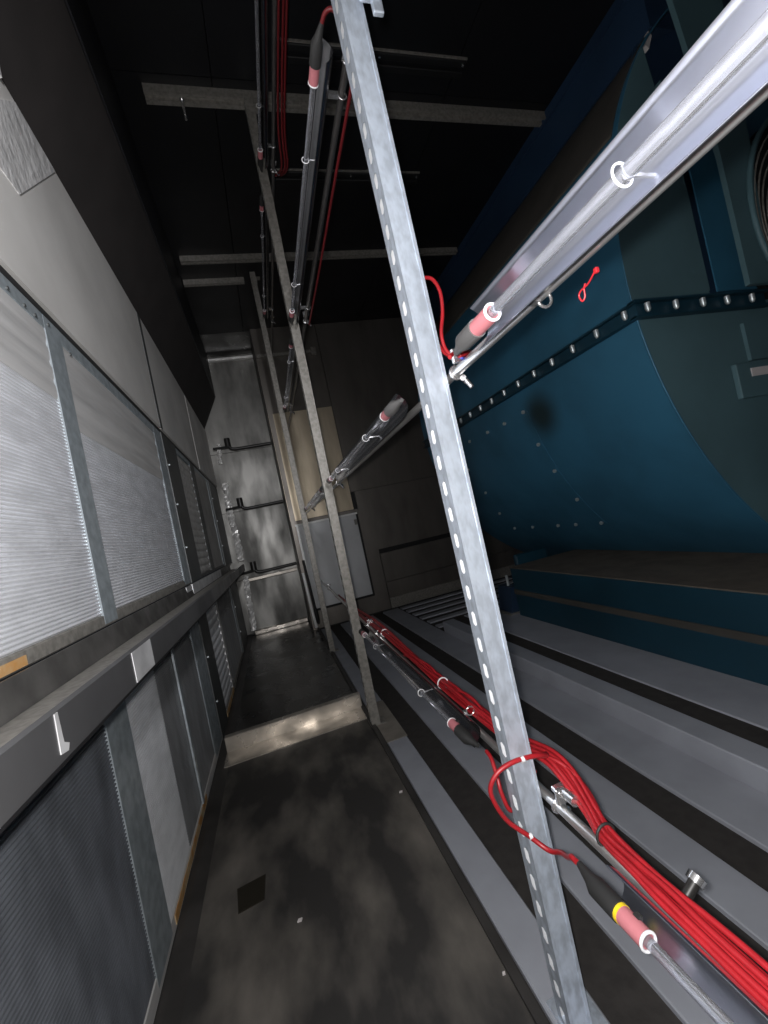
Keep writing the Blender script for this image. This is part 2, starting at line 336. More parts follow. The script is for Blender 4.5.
# drain pan between the coils
pan = thing('drain_pan', 'long dark steel drain pan with upturned lip between upper and lower coils', 'drain pan', (-0.37, 2.0, 0.78))
MB().prism([(-0.449, 0.875), (-0.449, 0.80), (-0.304, 0.80), (-0.304, 0.816), (-0.436, 0.816), (-0.443, 0.875)], 'y', YB, 4.6).build('pan_tray', M['pan'], pan)
MB().prism([(-0.302, 0.785), (-0.302, 0.847), (-0.312, 0.849), (-0.312, 0.844), (-0.308, 0.842), (-0.308, 0.785)], 'y', YB, 4.6).build('pan_lip', M['pan_lip'], pan)
MB().prism([(-0.449, 0.778), (-0.449, 0.80), (-0.305, 0.80), (-0.305, 0.778)], 'y', YB, 4.6).build('pan_underside', M['slot'], pan)
MB().box(-0.302, -0.3008, 0.945, 1.075, 0.787, 0.846).build('painted_light_patch', M['pan_bright'], pan)  # patch of light on the lip, painted as a pale overlay
MB().box(-0.4435, -0.4365, 2.45, 3.75, 0.8175, 0.874).build('painted_reflection', M['pan_bright'], pan)  # bright reflection on the pan's back wall, painted as a pale strip
MB().box(-0.43, -0.31, YB, 4.6, 0.8155, 0.8175).build('tray_floor', M['galv_far'], pan)
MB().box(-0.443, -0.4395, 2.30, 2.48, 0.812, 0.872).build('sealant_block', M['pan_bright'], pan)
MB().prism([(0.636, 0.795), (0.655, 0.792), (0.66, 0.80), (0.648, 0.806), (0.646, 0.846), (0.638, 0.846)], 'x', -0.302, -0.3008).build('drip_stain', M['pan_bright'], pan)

# ================================================================ STRUTS (slotted channel uprights)
def slotted(m, x, y0, y1, z0, z1, pitch=0.05, sl=0.029, sw=0.0145):
    """plane x=const with real slots: strips of quads round each slot"""
    yc = (y0 + y1) / 2; ya, yb = yc - sw / 2, yc + sw / 2
    n = int((z1 - z0) / pitch)
    for i in range(n):
        a = z0 + i * pitch; b = a + pitch; c = a + (pitch - sl) / 2; d = c + sl; e = sw / 2
        V = [(x, y0, a), (x, y1, a), (x, y1, b), (x, y0, b),
             (x, ya, c + e * .6), (x, yc, c), (x, yb, c + e * .6), (x, yb, d - e * .6), (x, yc, d), (x, ya, d - e * .6)]
        m.add(V, [(0, 1, 6, 5), (0, 5, 4), (1, 2, 7, 6), (2, 3, 8, 7), (3, 9, 8), (3, 0, 4, 9)])
    if z0 + n * pitch < z1: m.add([(x, y0, z0 + n * pitch), (x, y1, z0 + n * pitch), (x, y1, z1), (x, y0, z1)], [(0, 1, 2, 3)])
def strut(x0, y0, z0, z1, label, m, dx=0.0, wd=0.043):
    s = thing('strut_channel', label, 'strut', (x0, y0, z0), 'upright slotted struts')
    x1, y1 = x0 + wd, y0 + wd; t = 0.003
    b = MB(); slotted(b, x0, y0, y1, z0, z1)
    b.build('slotted_face', M[m], s)
    b = MB(); b.box(x0 + 0.0005, x1, y0, y0 + t, z0, z1)
    for q in (0.0, wd - 0.006): b.box(x0 + q, x0 + q + 0.006, y0 - 0.0015, y0, z0, z1)
    b.build('front_face', M[m], s)
    MB().box(x0 + t, x1, y1 - t, y1, z0, z1).build('back_flange', M['zinc_inner'], s)
    MB().box(x0 - 0.005, x1 + 0.03, y0 - 0.005, y1 + 0.03, z0 - 0.004, z0, 0).build('base_plate', M[m], s)
    b = MB(); b.box(x1, x1 + 0.035, y0, y0 + wd, z1 - 0.05, z1 - 0.044); b.box(x1, x1 + 0.005, y0, y0 + wd, z1 - 0.09, z1 - 0.044)
    b.build('top_bracket', M[m], s)
    if dx:   # lean about the foot
        for ch in s.children:
            for v in ch.data.vertices: v.co.x += dx * (v.co.z - z0)
    return s
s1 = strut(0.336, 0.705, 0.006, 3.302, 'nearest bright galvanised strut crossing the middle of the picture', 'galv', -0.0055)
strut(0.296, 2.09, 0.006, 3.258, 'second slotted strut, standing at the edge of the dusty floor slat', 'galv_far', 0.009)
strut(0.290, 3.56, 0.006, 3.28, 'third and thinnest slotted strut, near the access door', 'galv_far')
# upper bracket seen on the near strut
b = MB(); b.box(0.381, 0.402, 0.69, 0.70, 1.93, 2.0, 0.002); b.box(0.36, 0.40, 0.685, 0.70, 1.955, 1.985, 0.002)
b.build('splice_bracket', M['galv'], s1)
MB().tube([(0.392, 0.69, 1.975), (0.392, 0.676, 1.975)], 0.009, 6).build('bracket_bolt', M['chrome'], s1)

# ceiling channels
def channel(x0, x1, y0, label, m, wd=0.062, h=0.045):
    t = thing('ceiling_channel', label, 'channel', ((x0 + x1) / 2, y0, 3.25))
    MB().box(x0, x1, y0, y0 + wd, 3.275, 3.302).build('channel_back', M[m], t)
    MB().box(x0, x1, y0, y0 + wd * .22, 3.302 - h, 3.275).build('channel_lip', M[m], t)
    MB().box(x0, x1, y0 + wd * .62, y0 + wd, 3.302 - h, 3.275).build('channel_lip', M[m], t)
    return t
channel(-0.142, 2.22, 2.10, 'nearest pale ceiling channel above the second strut', 'galv_far')
channel(-0.22, 2.16, 3.36, 'second ceiling channel, dim, near the third strut top', 'galv_far', 0.045)
channel(-0.25, 0.24, 3.66, 'short dim ceiling channel left of the third strut', 'galv_far', 0.035)
t = thing('threaded_rod', 'thin threaded rod hanging from the left end of the nearest ceiling channel', 'rod', (0.02, 2.12, 3.13))
MB().tube([(0.026, 2.125, 3.27), (0.026, 2.125, 3.15)], 0.006, 8).build('rod_shaft', M['chrome'], t)
MB().tube([(0.026, 2.125, 3.262), (0.026, 2.125, 3.25)], 0.012, 6).build('hex_nut', M['chrome'], t)
def slotbar(x0, x1, y0, label):
    t = thing('ceiling_gasket_bar', label, 'bar', ((x0 + x1) / 2, y0, 3.29))
    for a in (0, 0.055): MB().box(x0, x1, y0 + a, y0 + a + 0.032, 3.285, 3.302, 0.003).build('gasket_strip', M['slot'], t)
    MB().box(x0, x1, y0 - 0.008, y0 - 0.001, 3.292, 3.302).build('strip_edge', M['galv_far'], t)
    for x in (x0 + 0.02, x1 - 0.02, (x0 + x1) / 2): MB().tube([(x, y0 + 0.016, 3.286), (x, y0 + 0.016, 3.278)], 0.007, 6).build('screw', M['chrome'], t)
slotbar(0.515, 1.50, 1.86, 'black double strip on the ceiling nearest the camera')
slotbar(0.50, 1.49, 2.57, 'black double strip on the ceiling beyond the nearest channel')
# brace channel along the end wall
t = thing('wall_brace', 'dim horizontal strut fixed across the far wall under the ceiling', 'strut', (0.55, 4.55, 2.97))
MB().box(0.26, 0.86, 4.535, 4.578, 2.965, 3.0, 0.003).build('brace_bar', M['galv_far'], t)
MB().box(0.84, 0.90, 4.52, 4.578, 2.94, 3.02, 0.004).build('end_bracket', M['galv_far'], t)

# ================================================================ CONDUITS + CLAMPS, one per lamp row
def clamp(parent, y, z, xs=0.381):
    b = MB(); b.ring((0.391, y, z), 'y', 0.0115, 0.0035, 14, 6); b.build('pipe_clamp', M['chrome'], parent)
    b = MB(); b.box(xs, 0.40, y - 0.018, y - 0.010, z + 0.012, z + 0.040, 0.002); b.box(0.385, 0.412, y - 0.02, y + 0.004, z + 0.026, z + 0.036, 0.002)
    cbk = b.build('clamp_bracket', M['chrome'], parent)
    MB().tube([(0.398, y - 0.02, z + 0.031), (0.398, y - 0.045, z + 0.031)], 0.0095, 8).build('clamp_nut', M['chrome'], cbk)
    b = MB(); b.tube([(0.402, y - 0.004, z - 0.012), (0.410, y - 0.012, z - 0.034)], 0.0045, 8); b.tube([(0.396, y - 0.012, z - 0.014), (0.410, y + 0.004, z - 0.016)], 0.006, 8)
    b.build('wing_bolt', M['chrome'], parent)
def conduit(z, y0, y1, label, ys, dz=0.0, m='pipe'):
    t = thing('support_pipe', label, 'pipe', (0.39, y0, z), 'lamp support pipes')
    f = lambda y: z + dz * (y - 0.7)
    MB().tube([(0.390, y0, f(y0)), (0.390, y1, f(y1))], 0.0088, 14).build('pipe', M[m], t)
    for y in ys: clamp(t, y, f(y))
    return t
conduit(1.238, -0.35, 4.45, 'zinc pipe under the second row of lamps up from the floor', (0.70, 2.12, 3.58), -0.006)
conduit(0.435, -0.35, 4.50, 'zinc pipe of the lowest lamp row near the floor', (0.675, 2.12, 3.58), 0.030)
conduit(2.055, -0.35, 4.50, 'zinc pipe of the third lamp row, under the ceiling', (0.88, 2.06, 3.55), 0.0, 'dull_pipe')
conduit(2.84, -0.35, 4.50, 'zinc pipe of the topmost lamp row at the ceiling', (2.06, 3.55), 0.0, 'dull_pipe')

# ================================================================ UV LAMPS
def uv_lamp(y0, y1, z0, z1, label, mir='mirror', boot='greyrubber', yellow=False, near='lo', x=0.365, tdz=0.0, hh=0.031):
    """tube lamp in a polished trough that opens towards the coils; y0 near end, y1 far end (strut side)"""
    t = thing('ultraviolet_lamp', label, 'lamp', (x, (y0 + y1) / 2, (z0 + z1) / 2), 'ultraviolet lamps in reflectors')
    prof = []
    for i in range(13):
        a = -1 + i / 6.0
        prof.append((x - 0.022 * a * a, hh * a))
    outer = [(px + 0.0014, pz * 1.03) for px, pz in prof[::-1]]
    b = MB(); n = len(prof + outer); vs = []
    for y, z in ((y0, z0), (y1, z1)): vs += [(px, y, z + pz) for px, pz in prof + outer]
    b.add(vs, [(i, (i + 1) % n, n + (i + 1) % n, n + i) for i in range(n)], True); b.build('reflector', M[mir], t)
    L = y1 - y0; zz = lambda y: z0 + tdz + (z1 - z0) * (y - y0) / L
    tx = x - 0.037
    MB().tube([(tx, y0 + 0.07, zz(y0)), (tx, y1 - 0.07, zz(y1))], 0.0068, 14, caps=False).tube([(tx, y0 + 0.07, zz(y0)), (tx, y1 - 0.07, zz(y1))], 0.0056, 14, caps=False).build('glass_tube', M['quartz'], t)
    for e, s in ((y0 + 0.035, 1), (y1 - 0.035, -1)):
        cap = MB().tube([(tx, e - s * 0.006, zz(e)), (tx, e + s * 0.035, zz(e))], 0.0118, 16).build('ceramic_cap', M['pink'], t)
        MB().ring((tx, e + s * 0.037, zz(e)), 'y', 0.0108, 0.0020, 20, 8).build('cap_ring', M['ringw'], cap)
        MB().tube([(tx, e - s * 0.004, zz(e)), (tx, e - s * 0.045, zz(e)), (tx + 0.002, e - s * 0.058, zz(e)), (tx + 0.006, e - s * 0.085, zz(e))],
                  [0.0138, 0.0138, 0.009, 0.0045], 14).build('rubber_boot', M[boot], t)
        if yellow: MB().tube([(tx, e - s * 0.006, zz(e)), (tx, e + s * 0.001, zz(e))], 0.0123, 16).build('yellow_ring', M['yellow'], cap)
        cy = e + s * (0.245 if L > 0.9 else 0.18)
        MB().ring((tx - 0.002, cy, zz(cy)), 'y', 0.0098, 0.0011, 24, 8).build('tube_holder_ring', M['ringw'], t)
        MB().box(tx, x, cy - 0.001, cy + 0.001, zz(cy) - 0.0015, zz(cy) + 0.0015).build('holder_arm', M['chrome'], t)
        cy2 = e + s * 0.06
        MB().ring((0.390, cy2, zz(cy2)), 'y', 0.0105, 0.0022, 16, 6).build('pipe_clip', M['chrome'], t)
        MB().box(x, 0.380, cy2 - 0.006, cy2 + 0.006, zz(cy2) - 0.005, zz(cy2) + 0.005).build('clip_arm', M['chrome'], t)
        MB().box(tx + 0.004, tx + 0.0045 + 0.007, e + s * 0.018 - 0.004, e + s * 0.018 + 0.004, zz(e) + 0.008, zz(e) + 0.0122).build('lamp_mark', M['rubber'], cap)
    return t
uv_lamp(-0.55, 0.535, 1.243, 1.243, 'largest lamp, bright silver trough crossing the top right corner', 'mirror', tdz=-0.013)
uv_lamp(0.905, 2.0, 1.246, 1.235, 'second-row lamp between the nearest and second struts', 'mirror_dull')
uv_lamp(2.28, 3.45, 1.232, 1.215, 'second-row lamp beyond the second strut, in front of the far wall', 'mirror_dull')
uv_lamp(-0.55, 0.505, 0.443, 0.443, 'lowest lamp at the bottom right corner, with a yellow ring on its pink cap', 'mirror', 'rubber', True)
uv_lamp(0.90, 2.0, 0.480, 0.492, 'lowest-row lamp under the red cable bundle behind the nearest strut', 'mirror_dull', 'rubber')
uv_lamp(0.86, 2.02, 2.05, 2.05, 'high lamp running past the nearest strut top', 'mirror_dull', 'rubber', x=0.352)
uv_lamp(2.25, 3.45, 2.05, 2.05, 'high lamp beyond the second strut, dark against the far wall', 'mirror_dull', 'rubber')
uv_lamp(0.85, 2.02, 2.84, 2.84, 'topmost lamp close under the ceiling, dark with red wiring', 'mirror_dull', 'rubber', x=0.365)
uv_lamp(2.25, 3.45, 2.84, 2.84, 'topmost-row lamp beyond the second strut', 'mirror_dull', 'rubber')

# ================================================================ RED CABLES
cb = thing('cable_bundle', 'bundle of red cables tied along the lowest lamp row', 'cable', (0.4, 0.8, 0.42))
base = [(0.402, 3.2, .50), (0.402, 2.6, 0.49), (0.402, 1.95, 0.50), (0.404, 1.45, 0.485), (0.404, 1.15, 0.478), (0.404, 0.94, 0.474), (0.404, 0.80, 0.482), (0.414, 0.72, 0.490), (0.417, 0.67, 0.477),
        (0.407, 0.61, 0.457), (0.394, 0.565, 0.450), (0.386, 0.50, 0.455), (0.383, 0.45, 0.455), (0.383, 0.40, 0.454), (0.383, 0.33, 0.452), (0.383, 0.15, 0.448), (0.383, -0.3, 0.440)]
offs = [(0, 0), (0.009, 0.002), (-0.007, 0.006), (0.004, 0.008), (-0.002, -0.006), (0.014, 0.008), (-0.011, -0.001)]
for i, (ox, oz) in enumerate(offs):
    pts = []
    for j, p in enumerate(base):
        kx = 1.0 if p[1] > 0.65 or p[1] < 0.5 else 0.75
        wob = 0.006 if p[1] > 0.8 else 0.0018
        pts.append((p[0] + ox * kx + random.uniform(-wob, wob), p[1], p[2] + oz * kx + random.uniform(-wob, wob)))
    MB().tube(smooth_path(pts, 4), 0.0042, 7).build('cable', M['red'], cb)
for y, z in ((0.567, 0.452), (1.2, 0.48), (1.85, 0.497)):
    MB().ring((0.397 if y < 1 else 0.404, y, z), 'y', 0.0165, 0.0022, 18, 6).build('cable_tie', M['rubber' if y < 1 else 'ringw'], cb)
# arches of slack above the bundle
for pts in ([(0.405, 1.60, 0.46), (0.41, 1.50, 0.475), (0.412, 1.40, 0.492), (0.414, 1.30, 0.492), (0.412, 1.24, 0.47), (0.408, 1.20, 0.455)],
            [(0.405, 1.14, 0.475), (0.41, 1.09, 0.492), (0.414, 1.03, 0.496), (0.414, 0.98, 0.485), (0.408, 0.95, 0.475)]):
    MB().tube(smooth_path(pts, 5), 0.0036, 7).build('slack_loop', M['red'], cb)
# looped lead round the near strut
ld = thing('lamp_lead', 'red lead looping round the nearest strut to the bottom right lamp', 'cable', (0.33, 0.69, 0.45))
pts = [(0.408, 0.71, 0.505), (0.398, 0.692, 0.514), (0.372, 0.685, 0.526), (0.331, 0.685, 0.531), (0.297, 0.688, 0.523), (0.277, 0.69, 0.501), (0.279, 0.69, 0.473),
       (0.296, 0.69, 0.434), (0.325, 0.682, 0.402), (0.345, 0.66, 0.384), (0.352, 0.635, 0.395), (0.346, 0.605, 0.412), (0.340, 0.583, 0.430), (0.334, 0.572, 0.441), (0.333, 0.560, 0.443)]
MB().tube(smooth_path(pts, 6), 0.0042, 8).build('lead_sheath', M['red'], ld)
for p in ((0.345, 0.683, 0.53), (0.327, 0.681, 0.401)):
    MB().tube([(p[0] - 0.003, p[1], p[2]), (p[0] + 0.003, p[1], p[2])], 0.0052, 8).build('white_marker', M['ringw'], ld)
ld = thing('lamp_lead', 'red lead dropping from the cap of the lowest-row lamp behind the nearest strut', 'cable', (0.33, 0.75, 0.45))
pts = [(0.340, 0.825, 0.478), (0.337, 0.80, 0.474), (0.33, 0.775, 0.45), (0.327, 0.765, 0.43), (0.332, 0.757, 0.40), (0.345, 0.757, 0.40), (0.38, 0.757, 0.42), (0.40, 0.75, 0.455)]
MB().tube(smooth_path(pts, 6), 0.0042, 8).build('lead_sheath', M['red'], ld)
ld = thing('lamp_lead', 'red lead from the cable bundle bowing out right of the nearest strut', 'cable', (0.43, 0.66, 0.45))
pts = [(0.404, 0.72, 0.498), (0.42, 0.69, 0.494), (0.430, 0.66, 0.478), (0.428, 0.63, 0.465), (0.412, 0.59, 0.458), (0.404, 0.57, 0.458)]
MB().tube(smooth_path(pts, 6), 0.0042, 8).build('lead_sheath', M['red'], ld)
ld = thing('lamp_lead', 'red lead rising in a loop beside the nearest strut above the largest lamp', 'cable', (0.38, 0.7, 1.35))
pts = [(0.362, 0.74, 1.435), (0.378, 0.735, 1.442), (0.394, 0.72, 1.432), (0.400, 0.71, 1.40), (0.396, 0.71, 1.36), (0.384, 0.71, 1.32), (0.385, 0.71, 1.29), (0.393, 0.70, 1.27), (0.405, 0.685, 1.262), (0.40, 0.66, 1.262), (0.36, 0.635, 1.25), (0.341, 0.62, 1.238)]
MB().tube(smooth_path(pts, 6), 0.0036, 8).build('lead_sheath', M['red'], ld)
pts = [(0.366, 0.745, 1.36), (0.378, 0.735, 1.33), (0.388, 0.725, 1.29), (0.40, 0.71, 1.275), (0.42, 0.70, 1.28), (0.41, 0.67, 1.262), (0.37, 0.64, 1.246)]
MB().tube(smooth_path(pts, 6), 0.0036, 8).build('lead_branch', M['red'], ld)
MB().tube(smooth_path([(0.41, 0.69, 1.262), (0.395, 0.668, 1.25), (0.375, 0.645, 1.246)], 5), 0.003, 7).build('blue_wire', M['bluewire'], ld)
ld = thing('lamp_lead', 'red lead curling over the cap of the high lamp by the nearest strut top', 'cable', (0.35, 0.85, 2.1))
pts = [(0.321, 0.815, 2.05), (0.326, 0.795, 2.052), (0.34, 0.785, 2.05), (0.36, 0.80, 2.045), (0.38, 0.83, 2.035), (0.392, 0.87, 2.02), (0.398, 0.90, 2.02), (0.402, 1.2, 2.03), (0.402, 1.6, 2.025), (0.402, 2.05, 2.03)]
MB().tube(smooth_path(pts, 6), 0.0045, 8).build('lead_sheath', M['darkred'], ld)
ld = thing('lamp_lead', 'red wiring along the topmost lamp', 'cable', (0.40, 1.2, 2.84))
for o in (0, 0.016, 0.028):
    pts = [(0.405 + o, 0.6, 2.83), (0.408 + o, 1.0, 2.84), (0.402 + o, 1.4, 2.83), (0.406 + o, 1.8, 2.82), (0.42 + o, 1.98, 2.79), (0.40 + o, 2.08, 2.83)]
    MB().tube(smooth_path(pts, 5), 0.005, 7).build('lead_sheath', M['darkred'], ld)
ld = thing('cable_tie', 'small red tie dangling under the largest lamp', 'tie', (0.395, 0.39, 1.2))
MB().tube(smooth_path([(0.394, 0.362, 1.216), (0.395, 0.375, 1.21), (0.394, 0.386, 1.208), (0.394, 0.390, 1.204), (0.395, 0.388, 1.197), (0.396, 0.384, 1.2), (0.395, 0.382, 1.208), (0.396, 0.380, 1.213)], 5), 0.0011, 6).build('tie_strap', M['red'], ld)
MB().box(0.392, 0.397, 0.358, 0.363, 1.213, 1.219, 0.001).build('tie_head', M['red'], ld)
sb = thing('stub_bolt', 'bright bolt head beside the bottom right lamp, right of the red cables', 'bolt', (0.43, 0.44, 0.44))
MB().tube([(0.408, 0.455, 0.435), (0.436, 0.455, 0.452)], 0.007, 10).build('bolt_shank', M['darkpipe'], sb)
MB().tube([(0.433, 0.455, 0.450), (0.441, 0.455, 0.455)], 0.011, 6).build('bolt_head', M['chrome'], sb)

# ================================================================ FAN
CX, CZ, RR, FY0, FY1 = 3.12, 1.74, 1.56, 1.30, 3.65
fan = thing('centrifugal_fan', 'big blue centrifugal fan housing filling the right side', 'fan', (CX, 2.4, 0.2))
def arc(a0, a1, n, R=RR): return [(CX + R * math.cos(a0 + (a1 - a0) * i / n), CZ + R * math.sin(a0 + (a1 - a0) * i / n)) for i in range(n + 1)]
A = math.radians
p = arc(A(126), A(300), 90); po = arc(A(300), A(126), 90, RR - 0.006)
MB().prism(p + po, 'y', FY0 + 0.004, FY1, smooth=True).build('scroll_wrap', M['blue'], fan)
# side plate in view: left of the inlet frame, cut straight at x = 1.99 above the flange
zt = CZ + math.sqrt(RR ** 2 - (CX - 1.925) ** 2)
def plate(pts2, y0, y1, m, name): return MB().prism(pts2, 'y', y0, y1).build(name, M[m], fan)
xl = [(x, z) for x, z in arc(A(126), A(300), 120, RR + 0.004)]
up = [q for q in xl if q[0] < 1.926 and q[1] >= 1.62]
plate([(1.985, 1.62), (1.985, 2.10), (1.926, zt)] + up, FY0 - 0.006, FY0, 'teal', 'side_plate_upper')
lo = [q for q in xl if q[1] < 1.60 and q[0] < 2.9]
plate([(2.9, 1.60)] + [(1.57, 1.60)] + lo, FY0 - 0.004, FY0 + 0.002, 'teal', 'side_plate_lower')
plate([(1.985, 1.66), (2.9, 1.66), (2.9, 3.2), (1.95, 2.80), (1.926, zt), (1.985, 2.10)], FY0 + 0.05, FY0 + 0.055, 'navy', 'recessed_plate')
plate([(2.055, 1.66), (2.9, 1.66), (2.9, 3.0), (2.055, 2.6)], FY0 + 0.006, FY0 + 0.012, 'blue', 'inlet_frame_plate')
MB().prism([(2.105, 1.635), (2.25, 1.635), (2.26, 1.9), (2.30, 2.25), (2.35, 3.25), (1.985, 3.25), (2.05, 2.72), (2.105, 2.2)], 'y', FY0 - 0.085, FY0 - 0.065).build('bearing_post', M['teal'], fan)
MB().box(1.985, 1.992, FY0 - 0.006, FY0 + 0.05, 1.66, 2.6).build('plate_return', M['teal'], fan)
# plate edge seam (light rim)
rim = [(x, z) for x, z in arc(A(205), A(244), 24, RR + 0.006)]
b = MB(); b.tube([(x, FY0 - 0.002, z) for x, z in arc(A(137), A(250), 60, RR + 0.003)], 0.0045, 6); b.build('plate_rim', M['blue'], fan)
# split flanges with bolts
b = MB(); b.prism([(1.575, 1.565), (1.535, 1.565), (1.535, 1.573), (1.575, 1.573)], 'y', FY0 - 0.03, FY1); b.prism([(1.575, 1.622), (1.535, 1.622), (1.535, 1.630), (1.575, 1.630)], 'y', FY0 - 0.03, FY1)
b.prism([(1.575, 1.573), (1.556, 1.573), (1.556, 1.622), (1.575, 1.622)], 'y', FY0 - 0.02, FY1)
b.build('wrap_flange', M['blue_dk'], fan)
b = MB(); b.box(1.535, 2.30, FY0 - 0.035, FY0, 1.563, 1.572); b.box(1.535, 2.30, FY0 - 0.035, FY0, 1.625, 1.634); b.box(1.56, 2.30, FY0 - 0.012, FY0, 1.572, 1.625)
b.build('plate_flange', M['blue_dk'], fan)
bolt = MB().tube([(0, 0, -0.016), (0, 0, -0.006), (0, 0, 0.02)], [0.006, 0.011, 0.011], 8).mesh('flange_bolt', M['bolt'])
for i in range(15): link('flange_bolt', bolt, fan, (1.545 - CX, FY0 + 0.03 + 0.152 * i - 2.4, 1.598 - 0.2)).matrix_parent_inverse = Matrix()
for x in (1.60, 1.75, 1.90, 2.04, 2.19): link('flange_bolt', bolt, fan, (x - CX, FY0 - 0.03 - 2.4, 1.598 - 0.2)).matrix_parent_inverse = Matrix()
# access hatch on the wrap (bolted rectangle) + oil stain
def on_wrap(z, off): return CX - math.sqrt((RR + off) ** 2 - (z - CZ) ** 2)
hz = [0.68 + i * (1.45 - 0.68) / 10 for i in range(11)]
b = MB(); b.prism([(on_wrap(z, 0.004), z) for z in hz] + [(on_wrap(z, 0.0), z) for z in hz[::-1]], 'y', 2.12, 3.12); b.build('access_hatch', M['blue'], fan)
hb = MB().tube([(-0.012, 0, 0), (0.0, 0, 0)], 0.011, 8).mesh('hatch_bolt', M['bolt'])
for y, z in [(2.145, q) for q in (1.445, 1.238, 1.063, 0.865, 0.69)] + [(y, 0.69) for y in (2.37, 2.55, 2.85, 3.1)] + [(y, 1.435) for y in (2.36, 2.58, 2.85, 3.1)] + [(3.08, 0.84), (3.03, 1.03), (3.06, 1.24)]:
    link('hatch_bolt', hb, fan, (on_wrap(z, 0.006) - CX, y - 2.4, z - 0.2)).matrix_parent_inverse = Matrix()
# brown-grey upper sheet of the scroll
top = arc(A(133.5), A(156.5), 20, RR + 0.003)
MB().prism(top + arc(A(156.5), A(133.5), 20, RR + 0.0005), 'y', FY0 + 0.03, FY1, smooth=True).build('brown_upper_sheet', M['brownsheet'], fan)
# inlet cone with guard rings
IX, IZ = 2.72, 1.92
b = MB()
for R in (0.475, 0.43, 0.385, 0.33): b.ring((IX, FY0 - 0.085 + (0.48 - R) * 0.3, IZ), 'y', R, 0.004, 48, 6)
b.build('inlet_guard_rings', M['galv_far'], fan)
MB().tube([(IX, FY0 - 0.10, IZ), (IX, FY0 - 0.02, IZ), (IX, FY0 + 0.02, IZ)], [0.515, 0.50, 0.49], 48, caps=False).build('inlet_cone', M['slot'], fan)
MB().tube([(IX, FY0 - 0.03, IZ), (IX, FY0 - 0.025, IZ)], 0.515, 48).build('inlet_mouth', M['slot'], fan)
MB().ring((IX, FY0 - 0.095, IZ), 'y', 0.52, 0.012, 48, 8).build('inlet_ring', M['teal'], fan)
# motor-side bracket box with a blank white label
b = MB(); b.box(2.005, 2.6, FY0 - 0.028, FY0 - 0.006, 1.175, 1.325, 0.003); b.build('bracket_box', M['teal'], fan)
MB().box(2.085, 2.26, FY0 - 0.031, FY0 - 0.028, 1.262, 1.298).build('white_label', M['label'], fan)
MB().box(2.12, 2.9, FY0 - 0.02, FY0 - 0.005, 1.335, 1.50).build('stiffener_plate', M['teal'], fan)
MB().prism([(2.0, 2.80), (2.035, 2.87), (2.05, 2.85), (2.015, 2.785)], 'y', FY0 + 0.03, FY0 + 0.05).build('white_label', M['label'], fan)
# discharge duct up to the ceiling
dd = thing('discharge_duct', 'dark navy duct rising from the fan top to the ceiling', 'duct', (2.7, 2.5, 2.9))
MB().box(2.19, 3.6, 1.42, 4.5, 3.02, 3.30).build('duct_wall', M['navy'], dd)
MB().box(2.175, 2.19, 1.42, 4.5, 3.24, 3.30).build('duct_flange', M['navy'], dd)
# fan base + plinth
MB().box(1.65, 2.20, YB, 2.80, 0.08, 0.44, 0.004).build('base_rail', M['blue_dk'], fan)
MB().box(1.645, 2.26, YB, 2.80, 0.44, 0.446).build('base_ledge', M['brownledge'], fan)
MB().box(1.645, 1.65, YB, 2.80, 0.245, 0.28).build('base_groove', M['brownsheet'], fan)
MB().box(1.72, 2.0, 2.80, 2.845, 0.14, 0.52, 0.01).build('base_leg', M['blue_dk'], fan)
pl = thing('fan_plinth', 'raised grey plinth beside the fan base with a dark joint along its top', 'plinth', (1.7, 1.4, -0.012))
MB().box(1.19, 1.29, YB, 3.22, -0.012, 0.08, 0.004).build('plinth_edge', M['slat'], pl)
MB().box(1.385, 2.9, YB, 3.22, -0.012, 0.08, 0.004).build('plinth_top', M['slat'], pl)
MB().box(1.29, 1.385, YB, 3.22, -0.012, 0.074).build('dark_joint', M['gap'], pl)
iso = thing('spring_isolator', 'navy mount under the far corner of the fan base', 'isolator', (1.72, 2.95, 0.08))
MB().box(1.60, 1.80, 2.85, 3.08, 0.08, 0.09).build('mount_plate', M['galv_far'], iso)
MB().prism([(1.63, 0.09), (1.78, 0.09), (1.74, 0.28), (1.66, 0.28)], 'y', 2.87, 3.05).build('mount_cone', M['navy'], iso)
MB().tube([(1.70, 2.96, 0.28), (1.70, 2.96, 0.36)], 0.012, 8).build('mount_bolt', M['bolt'], iso)

# ================================================================ FAR END: access door, pipes, foil
dr = struct(MB().box(0.315, 0.955, 4.545, 4.585, 0.215, 1.115, 0.004).build('door_1', M['doorp']))
MB().box(0.285, 0.97, 4.54, 4.585, 1.115, 1.135).build('door_top_edge', M['white_edge'], dr)
MB().box(0.293, 0.315, 4.535, 4.585, 0.34, 1.115).build('door_side_edge', M['white_edge'], dr)
MB().box(0.955, 0.978, 4.555, 4.585, 0.21, 1.115).build('door_shadow_line', M['slot'], dr)  # shadow line right of the door, painted as a black strip
MB().box(0.315, 0.978, 4.555, 4.585, 0.19, 0.215).build('door_shadow_line', M['slot'], dr)  # painted shadow line along the door bottom
b = MB(); b.box(0.92, 0.95, 4.53, 4.545, 1.0, 1.06, 0.003); b.tube([(0.935, 4.532, 1.03), (0.935, 4.515, 1.03)], 0.01, 8); b.build('latch', M['galv_far'], dr)
ga = thing('door_seal', 'loose pale strip and black seal hanging at the lower left of the access door', 'seal', (0.28, 4.55, 0.3))
MB().tube(smooth_path([(0.262, 4.545, 0.62), (0.266, 4.53, 0.45), (0.27, 4.52, 0.28), (0.277, 4.52, 0.12), (0.283, 4.53, 0.03)], 5), 0.016, 8).build('pale_strip', M['white_edge'], ga)
